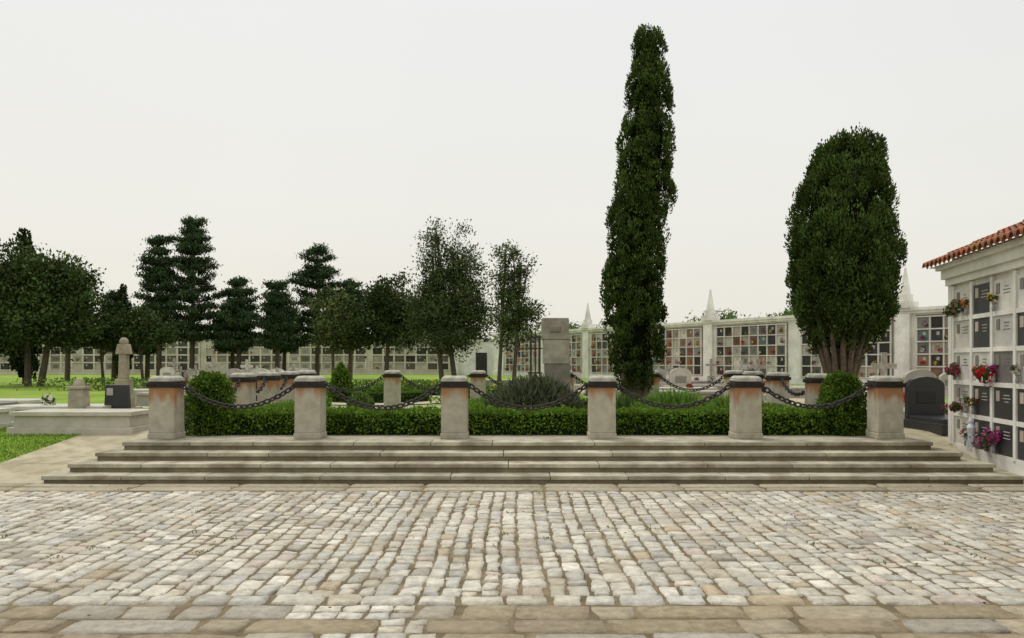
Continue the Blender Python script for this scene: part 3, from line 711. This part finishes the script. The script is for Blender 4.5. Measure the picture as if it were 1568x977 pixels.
e=empty('stone_pedestal',(-9.35,17.2,.40)); b=MB(); b.box(-.24,.24,-.24,.24,-.02,.12,c); b.box(-.17,.17,-.17,.17,.118,.78,c,.02,.02); b.box(-.19,.19,-.19,.19,.778,.84,c); b.box(-.10,.10,-.10,.10,.838,1.0,c,.05,.05); b.obj('stone',M_stone,e,bevel=.012)
e=empty('black_headstone',(-8.95,17.55,.405)); b=MB(); b.box(-.55,.55,-.15,.9,-.02,.2,gr); b.box(-.05,.50,.0,.14,.199,.85,bk,.04,.0); b.box(.02,.16,-.012,.0,.62,.78,(.4,.38,.35)); b.obj('stone',M_marble,e,bevel=.01)
c=(.36,.31,.22)
e=empty('stone_pillar',(-9.5,19.5,.40)); b=MB(); b.box(-.32,.32,-.32,.32,-.02,.25,c); b.box(-.2,.2,-.2,.2,.249,.95,c,.05,.05); b.box(-.10,.10,-.10,.10,.949,1.55,c,.01,.01); b.box(-.17,.17,-.11,.11,1.549,1.80,c,.04,.02); b.lathe(0,0,[(.08,1.79),(.11,1.84),(.10,1.9),(.04,1.96)],c,12); b.obj('stone',M_stone,e,bevel=.015)
tomb(-7.6,19.2,'slab',gr,.6); tomb(-13.2,20.4,'slab',wh)
tomb(8.6,15.9,'head',bk,1.0,fl=[(-.2,-.6,.45,.12,(.5,.1,.2))]); tomb(9.9,16.6,'head',wh,1.0,fl=[(-.2,-.6,.45,.14,(.55,.03,.04))]); tomb(7.3,16.9,'slab',wh,.45,fl=[(0,0,.55,.12,(.5,.4,.1))])
tomb(9.4,19.5,'cross',wh,1.1,fl=[(0,-.3,.5,.15,(.5,.03,.05))]); tomb(10.9,20.6,'head',gr,1.1)
for i in range(80):
    x=random.uniform(4,24); y=random.uniform(25,44)
    if i<44: y=random.uniform(24.5,46); x=random.uniform(-15.9,-8.7)*y/35
    if 43<i<48: x=random.uniform(-1,4)
    if x>14+ (44-y)*.3: x=random.uniform(6,12)
    k=random.choice(['slab','head','slab','cross','head','cross']); c=random.choice([wh,gr,gr,(.5,.46,.38),bk])
    fl=[(random.uniform(-.3,.3),-.3,.45,.14,random.choice(FL))] if random.random()<.4 else None
    tomb(x,y,k,c,random.uniform(.75,1.1),fl)

# ------------------------------------------------------------------ grass blades on near lawn, flower beds
n=26000; x=rng.uniform(-13,-8.2,n); y=rng.uniform(12.75,17.0,n); z=np.clip((y-11.5)*.1,0,.4)+.012
D=rng.normal(0,.4,(n,3)); D[:,2]=1
leaves('lawn_grass',np.stack([x,y,z],1),D,.05,.22,np.array([.17,.28,.04])*rng.uniform(.6,1.4,(n,1)),M_leaf)
for (cx,cy,rx,ry,cl) in ((-5.5,33,2,1,(.5,.4,.05)),(-3.5,33,1.6,.8,(.6,.5,.08)),(-9,30,1.5,.8,(.4,.35,.05)),(1,30,1.5,.8,(.4,.1,.1)),(-19,38,4,.6,(.2,.2,.05)),(-1.5,26,.8,.5,(.6,.5,.08))):
    n=1500; P=np.stack([cx+rng.normal(0,rx*.5,n),cy+rng.normal(0,ry*.5,n),.42+rng.random(n)*.6],1)
    c=np.array([.10,.17,.04])*rng.uniform(.6,1.4,(n,1)); m=rng.random(n)<.06; c[m]=cl
    leaves('flower_bed',P,rng.normal(0,1,(n,3))+[0,0,.5],.12,.6,c,M_leaf)

# ------------------------------------------------------------------ light, sky, camera
EL,AZ=math.radians(58),math.radians(-35)
sd=Vector((math.sin(AZ)*math.cos(EL),math.cos(AZ)*math.cos(EL),math.sin(EL)))
sl=bpy.data.lights.new('sun','SUN'); sl.energy=1.5; sl.angle=math.radians(14); sl.color=(1,.96,.88)
so=bpy.data.objects.new('sun',sl); COL.objects.link(so); so.rotation_euler=(-sd).to_track_quat('-Z','Y').to_euler()
w=bpy.data.worlds.new('World'); scene.world=w; w.use_nodes=True; nt=w.node_tree; nt.nodes.clear(); N=nt.nodes; Lk=nt.links
sky=N.new('ShaderNodeTexSky'); sky.sky_type='NISHITA'; sky.sun_disc=False; sky.sun_elevation=EL; sky.sun_rotation=AZ; sky.dust_density=5; sky.air_density=1.5
b1=N.new('ShaderNodeBackground'); b1.inputs['Strength'].default_value=.1; Lk.new(sky.outputs[0],b1.inputs[0])
tc=N.new('ShaderNodeTexCoord'); sx=N.new('ShaderNodeSeparateXYZ'); Lk.new(tc.outputs['Generated'],sx.inputs[0])
cr=N.new('ShaderNodeValToRGB'); r=cr.color_ramp; r.elements[0].position=0; r.elements[0].color=(.88,.85,.75,1); r.elements[1].position=.45; r.elements[1].color=(.86,.86,.85,1)
q=r.elements.new(.18); q.color=(.88,.865,.81,1)
cl=N.new('ShaderNodeTexNoise'); cl.inputs['Scale'].default_value=1.3; cl.inputs['Detail'].default_value=3; Lk.new(tc.outputs['Generated'],cl.inputs['Vector'])
Lk.new(sx.outputs['Z'],cr.inputs[0])
mr=N.new('ShaderNodeMapRange'); mr.inputs['From Min'].default_value=.4; mr.inputs['From Max'].default_value=1; mr.inputs['To Min'].default_value=1.0; mr.inputs['To Max'].default_value=1.6
Lk.new(sx.outputs['Z'],mr.inputs['Value'])
m2=N.new('ShaderNodeMapRange'); m2.inputs['To Min'].default_value=.93; m2.inputs['To Max'].default_value=1.07; Lk.new(cl.outputs['Fac'],m2.inputs['Value'])
mm=N.new('ShaderNodeMath'); mm.operation='MULTIPLY'; Lk.new(mr.outputs[0],mm.inputs[0]); Lk.new(m2.outputs[0],mm.inputs[1])
b2=N.new('ShaderNodeBackground'); Lk.new(cr.outputs[0],b2.inputs[0]); Lk.new(mm.outputs[0],b2.inputs['Strength'])
mx=N.new('ShaderNodeMixShader'); mx.inputs[0].default_value=.9; Lk.new(b1.outputs[0],mx.inputs[1]); Lk.new(b2.outputs[0],mx.inputs[2])
ow=N.new('ShaderNodeOutputWorld'); Lk.new(mx.outputs[0],ow.inputs[0])
cd=bpy.data.cameras.new('camera'); cam=bpy.data.objects.new('camera',cd); COL.objects.link(cam)
cam.location=(0,0,1.75); cam.rotation_euler=(math.radians(90),0,0); cd.sensor_width=36; cd.lens=28.0; cd.shift_y=.0424
cd.clip_end=5000; cd.clip_start=.1; scene.camera=cam
scene.view_settings.view_transform='Standard'; scene.view_settings.look='None'; scene.view_settings.exposure=0; scene.view_settings.gamma=1
